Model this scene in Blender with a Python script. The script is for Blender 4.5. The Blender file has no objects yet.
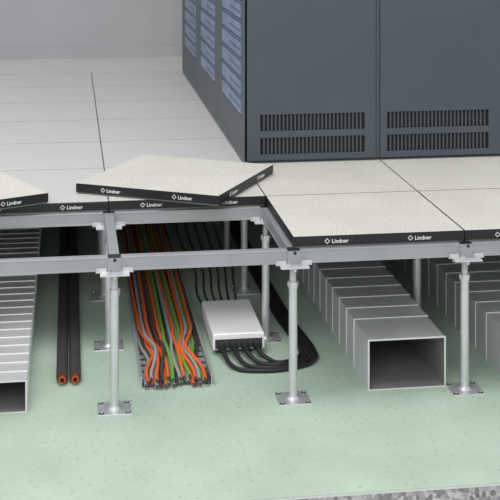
import bpy, bmesh, math, random
from mathutils import Vector, Matrix
random.seed(7)
scene = bpy.context.scene
try:
    scene.view_settings.view_transform = 'Standard'
    scene.view_settings.look = 'None'
except Exception: pass

def lin(c):
    c = c/255.0
    return c/12.92 if c <= 0.04045 else ((c+0.055)/1.055)**2.4
def rgb(r, g, b): return (lin(r), lin(g), lin(b), 1.0)

# ---------------------------------------------------------------- materials
def mat(name, col, rough=0.5, metal=0.0, col2=None, scale=30.0, detail=4.0, bump=0.0, lo=0.4, hi=0.6, spec=None, coord='Object'):
    m = bpy.data.materials.new(name); m.use_nodes = True
    nt = m.node_tree; b = nt.nodes['Principled BSDF']
    b.inputs['Base Color'].default_value = col
    b.inputs['Roughness'].default_value = rough
    b.inputs['Metallic'].default_value = metal
    if spec is not None: b.inputs['Specular IOR Level'].default_value = spec
    if col2 is not None or bump:
        tc = nt.nodes.new('ShaderNodeTexCoord')
        n = nt.nodes.new('ShaderNodeTexNoise')
        n.inputs['Scale'].default_value = scale; n.inputs['Detail'].default_value = detail
        nt.links.new(tc.outputs[coord], n.inputs['Vector'])
        if col2 is not None:
            r = nt.nodes.new('ShaderNodeValToRGB')
            r.color_ramp.elements[0].position = lo; r.color_ramp.elements[1].position = hi
            r.color_ramp.elements[0].color = col; r.color_ramp.elements[1].color = col2
            nt.links.new(n.outputs['Fac'], r.inputs['Fac'])
            nt.links.new(r.outputs['Color'], b.inputs['Base Color'])
        if bump:
            bp = nt.nodes.new('ShaderNodeBump'); bp.inputs['Strength'].default_value = bump
            bp.inputs['Distance'].default_value = 0.002
            nt.links.new(n.outputs['Fac'], bp.inputs['Height'])
            nt.links.new(bp.outputs['Normal'], b.inputs['Normal'])
    return m

def mix_rgb(nt, fac, a, b, mode='MIX'):
    n = nt.nodes.new('ShaderNodeMix'); n.data_type = 'RGBA'; n.blend_type = mode
    if isinstance(fac, float): n.inputs[0].default_value = fac
    else: nt.links.new(fac, n.inputs[0])
    for sock, v in ((n.inputs[6], a), (n.inputs[7], b)):
        if isinstance(v, tuple): sock.default_value = v
        else: nt.links.new(v, sock)
    return n.outputs[2]

def speckle_mat(name, base, light, dark, fine, coarse, rough, lo=0.62, hi=0.7, bump=0.15):
    m = bpy.data.materials.new(name); m.use_nodes = True
    nt = m.node_tree; b = nt.nodes['Principled BSDF']
    tc = nt.nodes.new('ShaderNodeTexCoord')
    def noise(s, d, a, c, ca, cc):
        n = nt.nodes.new('ShaderNodeTexNoise'); n.inputs['Scale'].default_value = s; n.inputs['Detail'].default_value = d
        nt.links.new(tc.outputs['Object'], n.inputs['Vector'])
        r = nt.nodes.new('ShaderNodeValToRGB')
        r.color_ramp.elements[0].position = a; r.color_ramp.elements[1].position = c
        r.color_ramp.elements[0].color = ca; r.color_ramp.elements[1].color = cc
        nt.links.new(n.outputs['Fac'], r.inputs['Fac'])
        return n, r
    _, r1 = noise(coarse, 5, 0.35, 0.68, base, light)
    n2, r2 = noise(fine, 3, lo, hi, (0, 0, 0, 1), (1, 1, 1, 1))
    c = mix_rgb(nt, r2.outputs['Color'], r1.outputs['Color'], dark)
    nt.links.new(c, b.inputs['Base Color'])
    b.inputs['Roughness'].default_value = rough
    bp = nt.nodes.new('ShaderNodeBump'); bp.inputs['Strength'].default_value = bump; bp.inputs['Distance'].default_value = 0.001
    nt.links.new(n2.outputs['Fac'], bp.inputs['Height']); nt.links.new(bp.outputs['Normal'], b.inputs['Normal'])
    return m

M_top = speckle_mat('panel_laminate', rgb(211,209,200), rgb(219,217,209), rgb(184,181,171), 150, 6, 0.5, 0.50, 0.66)
M_topfar = speckle_mat('panel_laminate_plain', rgb(203,202,199), rgb(207,206,203), rgb(194,192,189), 170, 3, 0.45, 0.50, 0.7, 0.05)
M_edge = mat('panel_edge_trim', rgb(20,20,22), 0.45)
M_seam = mat('panel_seam', rgb(110,109,106), 0.7)
M_under = mat('panel_steel_tray', rgb(120,122,122), 0.4, 0.7)
M_green = speckle_mat('green_floor_coating', rgb(173,194,175), rgb(188,207,189), rgb(152,175,155), 60, 3, 0.6, 0.60, 0.72)
M_white = mat('screed_line', rgb(205,210,205), 0.8)
M_galv = mat('galvanised_steel', rgb(204,206,208), 0.34, 0.55, rgb(212,214,216), 12, 2)
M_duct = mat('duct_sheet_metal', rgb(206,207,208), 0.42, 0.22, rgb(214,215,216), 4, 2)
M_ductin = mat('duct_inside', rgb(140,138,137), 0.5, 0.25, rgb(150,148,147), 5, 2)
M_string = mat('stringer_steel', rgb(156,158,161), 0.45, 0.35, rgb(162,164,167), 6, 2)
M_black = mat('black_rubber', rgb(28,28,30), 0.55)
M_foam = mat('pipe_insulation_foam', rgb(54,52,54), 0.75, 0, rgb(64,62,64), 90, 3, 0.3)
M_copper = mat('copper', rgb(214,96,52), 0.35, 0.6)
M_hole = mat('bore_dark', rgb(12,10,10), 0.9)
M_or = mat('orange_sheath', rgb(236,112,58), 0.42)
M_gr = mat('green_sheath', rgb(116,176,74), 0.42)
M_gy = mat('grey_sheath', rgb(166,168,168), 0.45)
M_dk = mat('dark_sheath', rgb(70,70,72), 0.45)
M_br = mat('brown_sheath', rgb(150,86,60), 0.45)
M_data = mat('data_cable_sheath', rgb(68,72,72), 0.45)
M_boxw = mat('outlet_box_white', rgb(248,248,250), 0.35)
M_slate = mat('cabinet_slate_paint', rgb(65,74,82), 0.45, 0.0, rgb(68,77,85), 3, 2)
M_slate2 = mat('cabinet_frame_paint', rgb(42,48,55), 0.45)
M_vent = mat('vent_dark', rgb(14,16,19), 0.8)
M_srv = mat('server_fascia', rgb(104,123,156), 0.35, 0.2, rgb(124,142,174), 6, 2)
M_srv2 = mat('server_fascia_dark', rgb(78,94,122), 0.4, 0.2)
M_wall = mat('wall_paint', rgb(172,173,175), 0.8, 0, rgb(176,177,179), 2, 2)
M_txt = mat('print_white', rgb(225,225,225), 0.5)

def conc():
    m = bpy.data.materials.new('concrete_aggregate'); m.use_nodes = True
    nt = m.node_tree; b = nt.nodes['Principled BSDF']; b.inputs['Roughness'].default_value = 0.9
    tc = nt.nodes.new('ShaderNodeTexCoord')
    v = nt.nodes.new('ShaderNodeTexVoronoi'); v.inputs['Scale'].default_value = 80
    nt.links.new(tc.outputs['Object'], v.inputs['Vector'])
    r = nt.nodes.new('ShaderNodeValToRGB')
    r.color_ramp.elements[0].color = rgb(110,110,110); r.color_ramp.elements[1].color = rgb(225,224,222)
    nt.links.new(v.outputs['Color'], r.inputs['Fac'])
    n = nt.nodes.new('ShaderNodeTexNoise'); n.inputs['Scale'].default_value = 140
    nt.links.new(tc.outputs['Object'], n.inputs['Vector'])
    c = mix_rgb(nt, 0.5, r.outputs['Color'], n.outputs['Fac'], 'MULTIPLY')
    nt.links.new(c, b.inputs['Base Color'])
    return m
M_conc = conc()

# ---------------------------------------------------------------- mesh builder
class MB:
    def __init__(s): s.v=[]; s.f=[]; s.m=[]; s.mats=[]; s.sm=[]
    def mi(s, m):
        if m not in s.mats: s.mats.append(m)
        return s.mats.index(m)
    def add(s, vs, fs, m, smooth=False, M=None):
        o = len(s.v); i = s.mi(m)
        for p in vs:
            p = Vector(p)
            s.v.append(tuple(M @ p) if M is not None else tuple(p))
        for f in fs: s.f.append(tuple(o+k for k in f)); s.m.append(i); s.sm.append(smooth)
    def box(s, x0,x1,y0,y1,z0,z1, m, top=None, front=None, left=None, M=None, ch=0.0):
        vs = [(x0,y0,z0),(x1,y0,z0),(x1,y1,z0),(x0,y1,z0),(x0,y0,z1),(x1,y0,z1),(x1,y1,z1),(x0,y1,z1)]
        if ch:
            vs = vs[:4] + [(x0,y0,z1-ch),(x1,y0,z1-ch),(x1,y1,z1-ch),(x0,y1,z1-ch),
                           (x0+ch,y0+ch,z1),(x1-ch,y0+ch,z1),(x1-ch,y1-ch,z1),(x0+ch,y1-ch,z1)]
            fs=[(0,3,2,1)]
            for a,b in ((0,1),(1,2),(2,3),(3,0)):
                fs += [(a,b,b+4,a+4),(a+4,b+4,b+8,a+8)]
            s.add(vs,fs,m,False,M); s.add(vs[8:],[(0,1,2,3)],top or m,False,M); return
        s.add(vs,[(0,3,2,1),(1,2,6,5),(2,3,7,6)],m,False,M)
        s.add(vs,[(4,5,6,7)],top or m,False,M)
        s.add(vs,[(0,1,5,4)],front or m,False,M)
        s.add(vs,[(3,0,4,7)],left or m,False,M)
    def cyl(s, x,y,z0,z1,r, m, n=20, r2=None, axis='Z', cap=True, rot=0.0):
        r2 = r if r2 is None else r2
        vs=[]
        for (h,rr) in ((z0,r),(z1,r2)):
            for k in range(n):
                a = 2*math.pi*k/n + rot
                c,d = rr*math.cos(a), rr*math.sin(a)
                if axis=='Z': vs.append((x+c,y+d,h))
                elif axis=='Y': vs.append((x+c,h,y+d))
                else: vs.append((h,x+c,y+d))
        fs=[(k,(k+1)%n,n+(k+1)%n,n+k) for k in range(n)]
        s.add(vs,fs,m,n>8)
        if cap: s.add(vs,[tuple(reversed(range(n))),tuple(range(n,2*n))],m)
    def obj(s, name, parent=None, loc=(0,0,0), rotz=0.0, rot=None):
        me = bpy.data.meshes.new(name); me.from_pydata(s.v,[],s.f)
        for m in s.mats: me.materials.append(m)
        for p,i,k in zip(me.polygons,s.m,s.sm): p.material_index=i; p.use_smooth=k
        bm = bmesh.new(); bm.from_mesh(me); bmesh.ops.recalc_face_normals(bm, faces=bm.faces[:]); bm.to_mesh(me); bm.free()
        me.update()
        ob = bpy.data.objects.new(name, me); scene.collection.objects.link(ob)
        ob.location = loc; ob.rotation_euler=rot or (0,0,rotz)
        if parent: ob.parent = parent
        return ob

def text(body, size, loc, rot, parent, name='print'):
    cu = bpy.data.curves.new(name,'FONT'); cu.body=body; cu.size=size; cu.extrude=0.0003
    cu.align_x='CENTER'; cu.align_y='CENTER'; cu.offset=0.0003
    ob = bpy.data.objects.new(name,cu); scene.collection.objects.link(ob)
    ob.location=loc; ob.rotation_euler=rot; cu.materials.append(M_txt); ob.parent=parent
    return ob

# ---------------------------------------------------------------- levels
ZT, ZB = 0.547, 0.508     # top / underside of the raised floor panels
G = 0.6

# ---- subfloor slab
b = MB()
b.box(-4.2,3.0,-0.685,5.0,-0.5,-0.010,M_conc)
b.box(-4.2,3.0,-0.688,5.0,-0.010,-0.003,M_white)
b.box(-4.2,3.0,-0.690,5.0,-0.003,0.0,M_green)
b.obj('floor')

# ---- wall
b = MB(); b.box(-4.2,3.0,5.0,5.12,-0.5,3.2,M_wall); b.obj('wall_back')
b = MB(); b.box(-4.2,3.0,4.985,5.0,ZT,ZT+0.08,M_wall); b.obj('baseboard_back')

# ---- raised floor panels
def panel(b, x0, y0, z0, M=None, top=None, seam=False):
    top = top or M_top
    g=0.0012; t=ZT-ZB
    x1=x0+G-g; y1=y0+G-g; x0+=g; y0+=g
    b.box(x0+0.004,x1-0.004,y0+0.004,y1-0.004,z0,z0+0.006,M_under,M=M)
    b.box(x0,x1,y0,y1,z0+0.006,z0+t-0.003,M_edge,M=M)
    b.box(x0+0.0008,x1-0.0008,y0+0.0008,y1-0.0008,z0+t-0.003,z0+t,M_seam if seam else M_edge,top=top,M=M,ch=0.0008)
b = MB()
for i in range(-7,5):
    for j in range(1,7):
        far = j>=2 or i<-1
        panel(b,i*G,j*G,ZB,top=M_topfar if far else M_top,seam=far)
        # grey strip added in the panel joints so the dark gaps read lighter
        if i>-7: b.box(i*G-0.0011,i*G+0.0019,j*G+0.004,j*G+G-0.004,ZT-0.0020,ZT-0.0004,M_seam)
for i in range(0,5): panel(b,i*G,0,ZB)
b.box(-4.2,3.0,4.2+0.002,4.985,ZB,ZT,M_edge,top=M_topfar)
rf = b.obj('raised_floor')
LOGO='\u25C7 Lindner'
for X in (0.15,0.44,0.75,1.04):
    text(LOGO,0.019,(X,0.0006,0.5275),(math.pi/2,0,0),rf)
for X in (-1.04,-0.74,-0.44,-0.15):
    text(LOGO,0.019,(X,0.6006,0.5275),(math.pi/2,0,0),rf)

# ---- loose panels lying on the floor
def loose(cx,cy,ang,tilt=0.0,dz=0.0):
    b = MB(); b2 = Matrix.Translation((-0.3,-0.3,0))
    panel(b,0,0,0,M=b2)
    ob = b.obj('floor_panel',None,(cx,cy,ZT+0.0005+dz),ang,rot=(0,tilt,ang))
    for X in (-0.15,0.15):
        text(LOGO,0.019,(X,-0.2995,0.0195),(math.pi/2,0,0),ob)
        text(LOGO,0.019,(0.2995,X,0.0195),(math.pi/2,0,math.pi/2),ob)
    return ob
loose(-0.315,0.864,math.radians(-29))
loose(-1.222,0.742,math.radians(25))

# ---- stringers
b = MB()
def stringer(p0,p1,axis,c):
    prof = [(-0.016,0.508),(0.016,0.508),(0.017,0.507),(0.017,0.503),(0.0155,0.502),(0.0155,0.468),(0.017,0.467),(0.017,0.462),(-0.017,0.462),(-0.017,0.467),(-0.0155,0.468),(-0.0155,0.502),(-0.017,0.503),(-0.017,0.507)]
    n=len(prof); vs=[]
    for q in (p0,p1):
        for u,z in prof: vs.append((q,c+u,z) if axis=='X' else (c+u,q,z))
    b.add(vs,[(k,(k+1)%n,n+(k+1)%n,n+k) for k in range(n)]+[tuple(range(n)),tuple(range(n,2*n))],M_string)
XS = [i*G for i in range(-5,5)]; YS=[j*G for j in range(0,8)]
for y in YS[:7]:
    for x in XS[:-1]: stringer(x+0.022,x+G-0.022,'X',y)
for x in XS:
    for y in YS[:6]: stringer(y+0.022,y+G-0.022,'Y',x)
for y in YS[:7]:
    for x in XS:
        b.box(x-0.022,x+0.022,y-0.022,y+0.022,0.462,0.506,M_string)
        b.box(x-0.021,x+0.021,y-0.021,y+0.021,0.506,0.5075,M_black)
        for sx,sy in ((1,0),(-1,0),(0,1),(0,-1)):
            b.cyl(x+sx*0.04,y+sy*0.04,0.4999,0.5079,0.005,M_black,8)
b.obj('stringer_grid')

# ---- pedestals
def pedestal(x,y):
    b = MB()
    b.box(-0.055,0.055,-0.055,0.055,0.0,0.004,M_galv,ch=0.001)
    b.cyl(0,0,0.004,0.012,0.024,M_galv,24,0.017)
    for sx in (-1,1):
        for sy in (-1,1):
            b.cyl(sx*0.043,sy*0.043,0.004,0.006,0.008,M_black,12)
            b.cyl(sx*0.043,sy*0.043,0.006,0.010,0.005,M_galv,6)
    b.cyl(0,0,0.010,0.375,0.0145,M_galv,24)
    b.cyl(0,0,0.375,0.382,0.0165,M_galv,24)
    b.cyl(0,0,0.382,0.398,0.019,M_galv,6)
    z=0.398
    while z<0.440:
        b.cyl(0,0,z,z+0.002,0.0105,M_galv,16,0.012,cap=False); b.cyl(0,0,z+0.002,z+0.004,0.012,M_galv,16,0.0105,cap=False); z+=0.004
    b.cyl(0,0,0.438,0.452,0.014,M_galv,24,0.026)
    b.box(-0.048,0.048,-0.048,0.048,0.452,0.457,M_galv)
    for sx,sy in ((1,0),(-1,0),(0,1),(0,-1)):
        if sx: b.box(min(sx*0.02,sx*0.062),max(sx*0.02,sx*0.062),-0.020,0.020,0.457,0.4615,M_galv)
        else:  b.box(-0.020,0.020,min(sy*0.02,sy*0.062),max(sy*0.02,sy*0.062),0.457,0.4615,M_galv)
        for q in (-1,1):
            if sx: b.box(min(sx*0.026,sx*0.06),max(sx*0.026,sx*0.06),q*0.0195-0.0012,q*0.0195+0.0012,0.4615,0.474,M_galv)
            else:  b.box(q*0.0195-0.0012,q*0.0195+0.0012,min(sy*0.026,sy*0.06),max(sy*0.026,sy*0.06),0.4615,0.474,M_galv)
        b.cyl(sx*0.038,sy*0.038,0.441,0.452,0.006,M_galv,6)
    b.obj('floor_pedestal',None,(x,y,0))
for x in [i*G for i in range(-3,4)]:
    for y in [j*G for j in range(0,6)]:
        pedestal(x,y)

# ---- ventilation ducts (overlapping sheet sections, each slightly tapered into the next)
def duct(x0,x1,y0,y1,h,per,e,first):
    b = MB()
    t=0.003
    ys=[(y0,0.003),(y0+0.006,0.003),(y0+0.007,0.0)]
    y=y0+first; q=0
    while y<y1:
        ys += [(y,0.0),(y+0.001,e),(y+0.010,e),(y+0.012,e*0.55),(y+per-0.002,0.0)]
        y+=per; q+=1
    ys.append((y1,0.0))
    def ring(yy,o,inn=False):
        if inn: return [(x0+t,yy,t+0.001),(x1-t,yy,t+0.001),(x1-t,yy,h-t),(x0+t,yy,h-t)]
        return [(x0-o,yy,0.0),(x1+o,yy,0.0),(x1+o,yy,h+o),(x0-o,yy,h+o)]
    vs=[]
    for yy,o in ys: vs+=ring(yy,o)
    n=len(ys); fs=[]
    for k in range(n-1):
        for q in range(4): fs.append((4*k+q,4*k+(q+1)%4,4*k+4+(q+1)%4,4*k+4+q))
    b.add(vs,fs,M_duct)
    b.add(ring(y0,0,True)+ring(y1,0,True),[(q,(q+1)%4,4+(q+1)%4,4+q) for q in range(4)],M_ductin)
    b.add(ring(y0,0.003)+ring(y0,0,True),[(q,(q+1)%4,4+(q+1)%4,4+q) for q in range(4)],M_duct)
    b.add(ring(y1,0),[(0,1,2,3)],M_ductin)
    return b.obj('ventilation_duct')
duct(0.270,0.541,0.035,4.0,0.172,0.125,0.0028,0.22)
duct(0.765,1.036,0.035,4.0,0.172,0.125,0.0028,0.22)
duct(-1.17,-0.888,0.015,4.0,0.104,0.085,0.0030,0.085)

# ---- insulated pipes
def curve_obj(name, splines, mats, parent=None):
    cu = bpy.data.curves.new(name,'CURVE'); cu.dimensions='3D'; cu.bevel_depth=1.0; cu.bevel_resolution=3
    cu.resolution_u=10; cu.use_fill_caps=True
    for m in mats: cu.materials.append(m)
    for pts,r,mi in splines:
        sp = cu.splines.new('BEZIER'); sp.bezier_points.add(len(pts)-1)
        for bp,p in zip(sp.bezier_points,pts):
            bp.co=p; bp.handle_left_type='AUTO'; bp.handle_right_type='AUTO'; bp.radius=r
        sp.material_index=mi
    ob = bpy.data.objects.new(name,cu); scene.collection.objects.link(ob)
    if parent: ob.parent=parent
    return ob
for X in (-0.772,-0.727):
    b = MB()
    b.cyl(X,0.0215,0.245,4.0,0.0205,M_foam,28,axis='Y')
    b.cyl(X,0.0215,0.222,0.245,0.0125,M_copper,24,axis='Y')
    b.cyl(X,0.0215,0.2215,0.222,0.008,M_hole,20,axis='Y')
    b.obj('insulated_pipe')

# ---- cable tray with power cables
tray = bpy.data.objects.new('cable_tray',None); scene.collection.objects.link(tray)
b = MB()
tx0,tx1,ty0=-0.502,-0.256,0.165
b.box(tx0,tx1,ty0,4.0,0.0,0.002,M_galv)
for X in (tx0,tx1-0.003):
    b.box(X,X+0.003,ty0,4.0,0.002,0.034,M_galv)
    b.box(X-0.003,X+0.006,ty0,4.0,0.034,0.037,M_galv)
y=ty0+0.02
while y<4.0:
    b.box(tx0+0.003,tx1-0.003,y,y+0.012,0.002,0.005,M_dk); y+=0.06
b.obj('tray',tray)
cols = [2,4,0,2,4,0,1,2,4,2,1,2,0,4,2,1,4]
sps=[]; N=len(cols)
for k,c in enumerate(cols):
    bx = tx0+0.014+(tx1-tx0-0.028)*k/(N-1)
    z = 0.012
    pts=[]; y = ty0-0.005+random.uniform(-0.012,0.02); ph=random.uniform(0,6.28)
    while y<3.95:
        d = max(0.0,1-abs(y-0.40)/0.16)
        x = bx - 0.003*d*(k-N/2) + 0.002*math.sin(y*3.1+ph)
        pts.append((x,y,z)); y += 0.075 if y<0.6 else 0.25
    sps.append((pts,0.0066,c))
top = [0,2,0,4,0,1,2,0,1,0,2,0]
T=len(top)
for k,c in enumerate(top):
    bx = tx0+0.022+(tx1-tx0-0.044)*k/(T-1)
    pts=[]; y = ty0+random.uniform(-0.01,0.03); ph=random.uniform(0,6.28)
    while y<3.95:
        d = max(0.0,1-abs(y-0.46)/0.22)
        x = bx + 0.004*math.sin(y*2.3+ph) - 0.0075*d*(k-(T-1)/2) *0.9 + 0.005*math.sin(y*14+ph)*(1 if y<0.62 else 0.0)
        x = min(max(x,tx0+0.012),tx1-0.012)
        zz = 0.0255 + 0.012*d*(1 if k%2 else 0.1)
        pts.append((x,y,zz)); y += 0.06 if y<0.7 else 0.2
    sps.append((pts,0.0064,c))
curve_obj('power_cables',sps,[M_or,M_gr,M_gy,M_br,M_dk],tray)
es=[]
for pts,r,c in sps:
    p=Vector(pts[0]); es.append(([p+Vector((0,0.006,0)),p+Vector((0,-0.012,0))],0.0045,0))
curve_obj('cable_cores',es,[M_dk],tray)

# ---- floor outlet box
bx = bpy.data.objects.new('floor_outlet_box',None); scene.collection.objects.link(bx)
b = MB()
b.box(-0.222,-0.030,0.440,0.835,0.022,0.080,M_boxw,ch=0.004)
for X in (-0.205,-0.100):
    for Y in (0.47,0.78): b.box(X,X+0.03,Y,Y+0.03,0.0,0.022,M_black)
b.box(-0.214,-0.038,0.437,0.440,0.026,0.060,M_dk)
CX=[-0.060,-0.104,-0.148,-0.192]
for X in CX:
    b.cyl(X,0.040,0.408,0.437,0.0165,M_black,20,axis='Y')
    b.cyl(X,0.040,0.390,0.408,0.0115,M_black,20,r2=0.0165,axis='Y')
ob=b.obj('box_body',bx)

# ---- supply cables and data cables
sps=[]
for i,X in enumerate(CX):
    o = i*0.0172
    ym = 0.315-o*1.25
    pts=[(X,0.40,0.040),(X+0.004,0.366,0.030),(X+0.035,ym+0.030,0.011),(X+0.085 if i else 0.0,ym+0.004,0.009),
         (0.045+o*0.2,ym+0.012,0.009),(0.092+o*0.9,ym+0.06+o*0.3,0.009),(0.104+o,0.43,0.009),(0.098+o,0.55,0.009),(0.080+o,0.8,0.009),
         (0.070+o,1.2,0.009),(0.066+o,1.8,0.009),(0.07+o,2.6,0.009),(0.07+o,3.9,0.009)]
    sps.append((pts,0.0080,0))
curve_obj('supply_cable_bundle',sps,[M_black])
sps=[]
for i in range(6):
    X=-0.195+0.026*i; XF=-0.205+0.047*i
    pts=[(X,0.832,0.045),(X,0.87,0.03),(X+0.004,0.95,0.006),(X-0.012+0.006*i,1.15,0.005),(X+0.012+0.008*i,1.5,0.005),(XF,1.95,0.005),(XF+0.01,2.5,0.005),(XF,3.9,0.005)]
    sps.append((pts,0.0046,0))
curve_obj('data_cable_bundle',sps,[M_data])

# ---- server cabinets
def cabinet(y0,W=1.0,D=1.2,H=2.0):
    b = MB(); z0=ZT; y1=y0+W-0.004
    pl=0.03
    b.box(0.012,D-0.012,y0+0.012,y1-0.008,z0,z0+pl,M_slate2)
    b.box(0.012,D,y0+0.010,y1,z0+pl,z0+H,M_slate2)
    for k in range(2):
        xa = 0.004+k*0.598; xb = xa+0.578
        vx0,vx1 = (xa+0.066, xb-0.050) if k==0 else (xa+0.030,xb-0.086)
        v = [(z0+0.038,z0+0.110),(z0+0.138,z0+0.210)]
        zs=[z0+0.012, v[0][0], v[0][1], v[1][0], v[1][1], z0+H-0.01]
        for q in (0,2,4): b.box(xa,xb,y0,y0+0.010,zs[q],zs[q+1],M_slate)
        for (va,vb) in v:
            b.box(xa,vx0,y0,y0+0.010,va,vb,M_slate); b.box(vx1,xb,y0,y0+0.010,va,vb,M_slate)
            b.box(vx0,vx1,y0+0.0085,y0+0.0099,va,vb,M_vent)
            n=27; p=(vx1-vx0)/n
            for i in range(1,n): b.box(vx0+i*p-0.0032,vx0+i*p+0.0032,y0+0.0045,y0+0.0085,va,vb,M_slate)
        b.box(xb+0.003,xb+0.017,y0+0.004,y0+0.010,z0+0.012,z0+H-0.01,M_slate)
    fy0,fy1=y0+0.0,y1; wy0,wy1=y0+0.08,y1-0.20; wz0,wz1=z0+0.19,z0+H-0.12
    b.box(0.0,0.012,fy0,wy0,z0+0.012,z0+H-0.01,M_slate); b.box(0.0,0.012,wy1,fy1,z0+0.012,z0+H-0.01,M_slate)
    b.box(0.0,0.012,wy0,wy1,z0+0.012,wz0,M_slate); b.box(0.0,0.012,wy0,wy1,wz1,z0+H-0.01,M_slate)
    b.box(-0.018,0.0,wy1+0.10,wy1+0.12,z0+0.8,z0+1.0,M_black)
    z=wz0+0.006
    while z+0.075<wz1:
        b.box(-0.002,0.012,wy0+0.02,wy1-0.02,z,z+0.062,M_srv)
        b.box(0.002,0.012,wy0+0.01,wy1-0.01,z+0.064,z+0.078,M_srv2)
        b.box(-0.003,-0.002,wy0+0.05,wy1-0.30,z+0.024,z+0.034,M_srv2)
        z+=0.084
    b.box(0.0,D,y0,y1,z0+H-0.01,z0+H,M_slate2)
    b.obj('server_cabinet')
for y0 in (1.2,2.2,3.2): cabinet(y0)

# ---------------------------------------------------------------- light
w = bpy.data.worlds.new('world'); scene.world=w; w.use_nodes=True
bg = w.node_tree.nodes['Background']; bg.inputs[0].default_value=(0.97,0.98,1.0,1); bg.inputs[1].default_value=0.76
def area(name,loc,target,size,power,col=(1,1,1)):
    l=bpy.data.lights.new(name,'AREA'); l.shape='SQUARE'; l.size=size; l.energy=power; l.color=col
    o=bpy.data.objects.new(name,l); scene.collection.objects.link(o); o.location=loc
    o.rotation_euler=(Vector(target)-Vector(loc)).to_track_quat('-Z','Y').to_euler(); return o
area('ceiling_softbox',(-1.2,-0.3,5.0),(-0.3,1.0,0.4),2.8,115,(1.0,0.99,0.975))
area('front_softbox',(-1.5,-5.5,3.2),(0,0.3,0.2),3.0,135,(1,1,1))

# ---------------------------------------------------------------- camera
cd = bpy.data.cameras.new('camera'); cam=bpy.data.objects.new('camera',cd); scene.collection.objects.link(cam)
cd.sensor_fit='HORIZONTAL'; cd.sensor_width=36.0; cd.lens=36.0*1270/500
cd.shift_y=-0.7; cd.clip_end=100
th=math.atan(182/1270)
cam.location=(-0.752,-4.224,1.685); cam.rotation_euler=(math.pi/2,0,-th)
scene.camera=cam
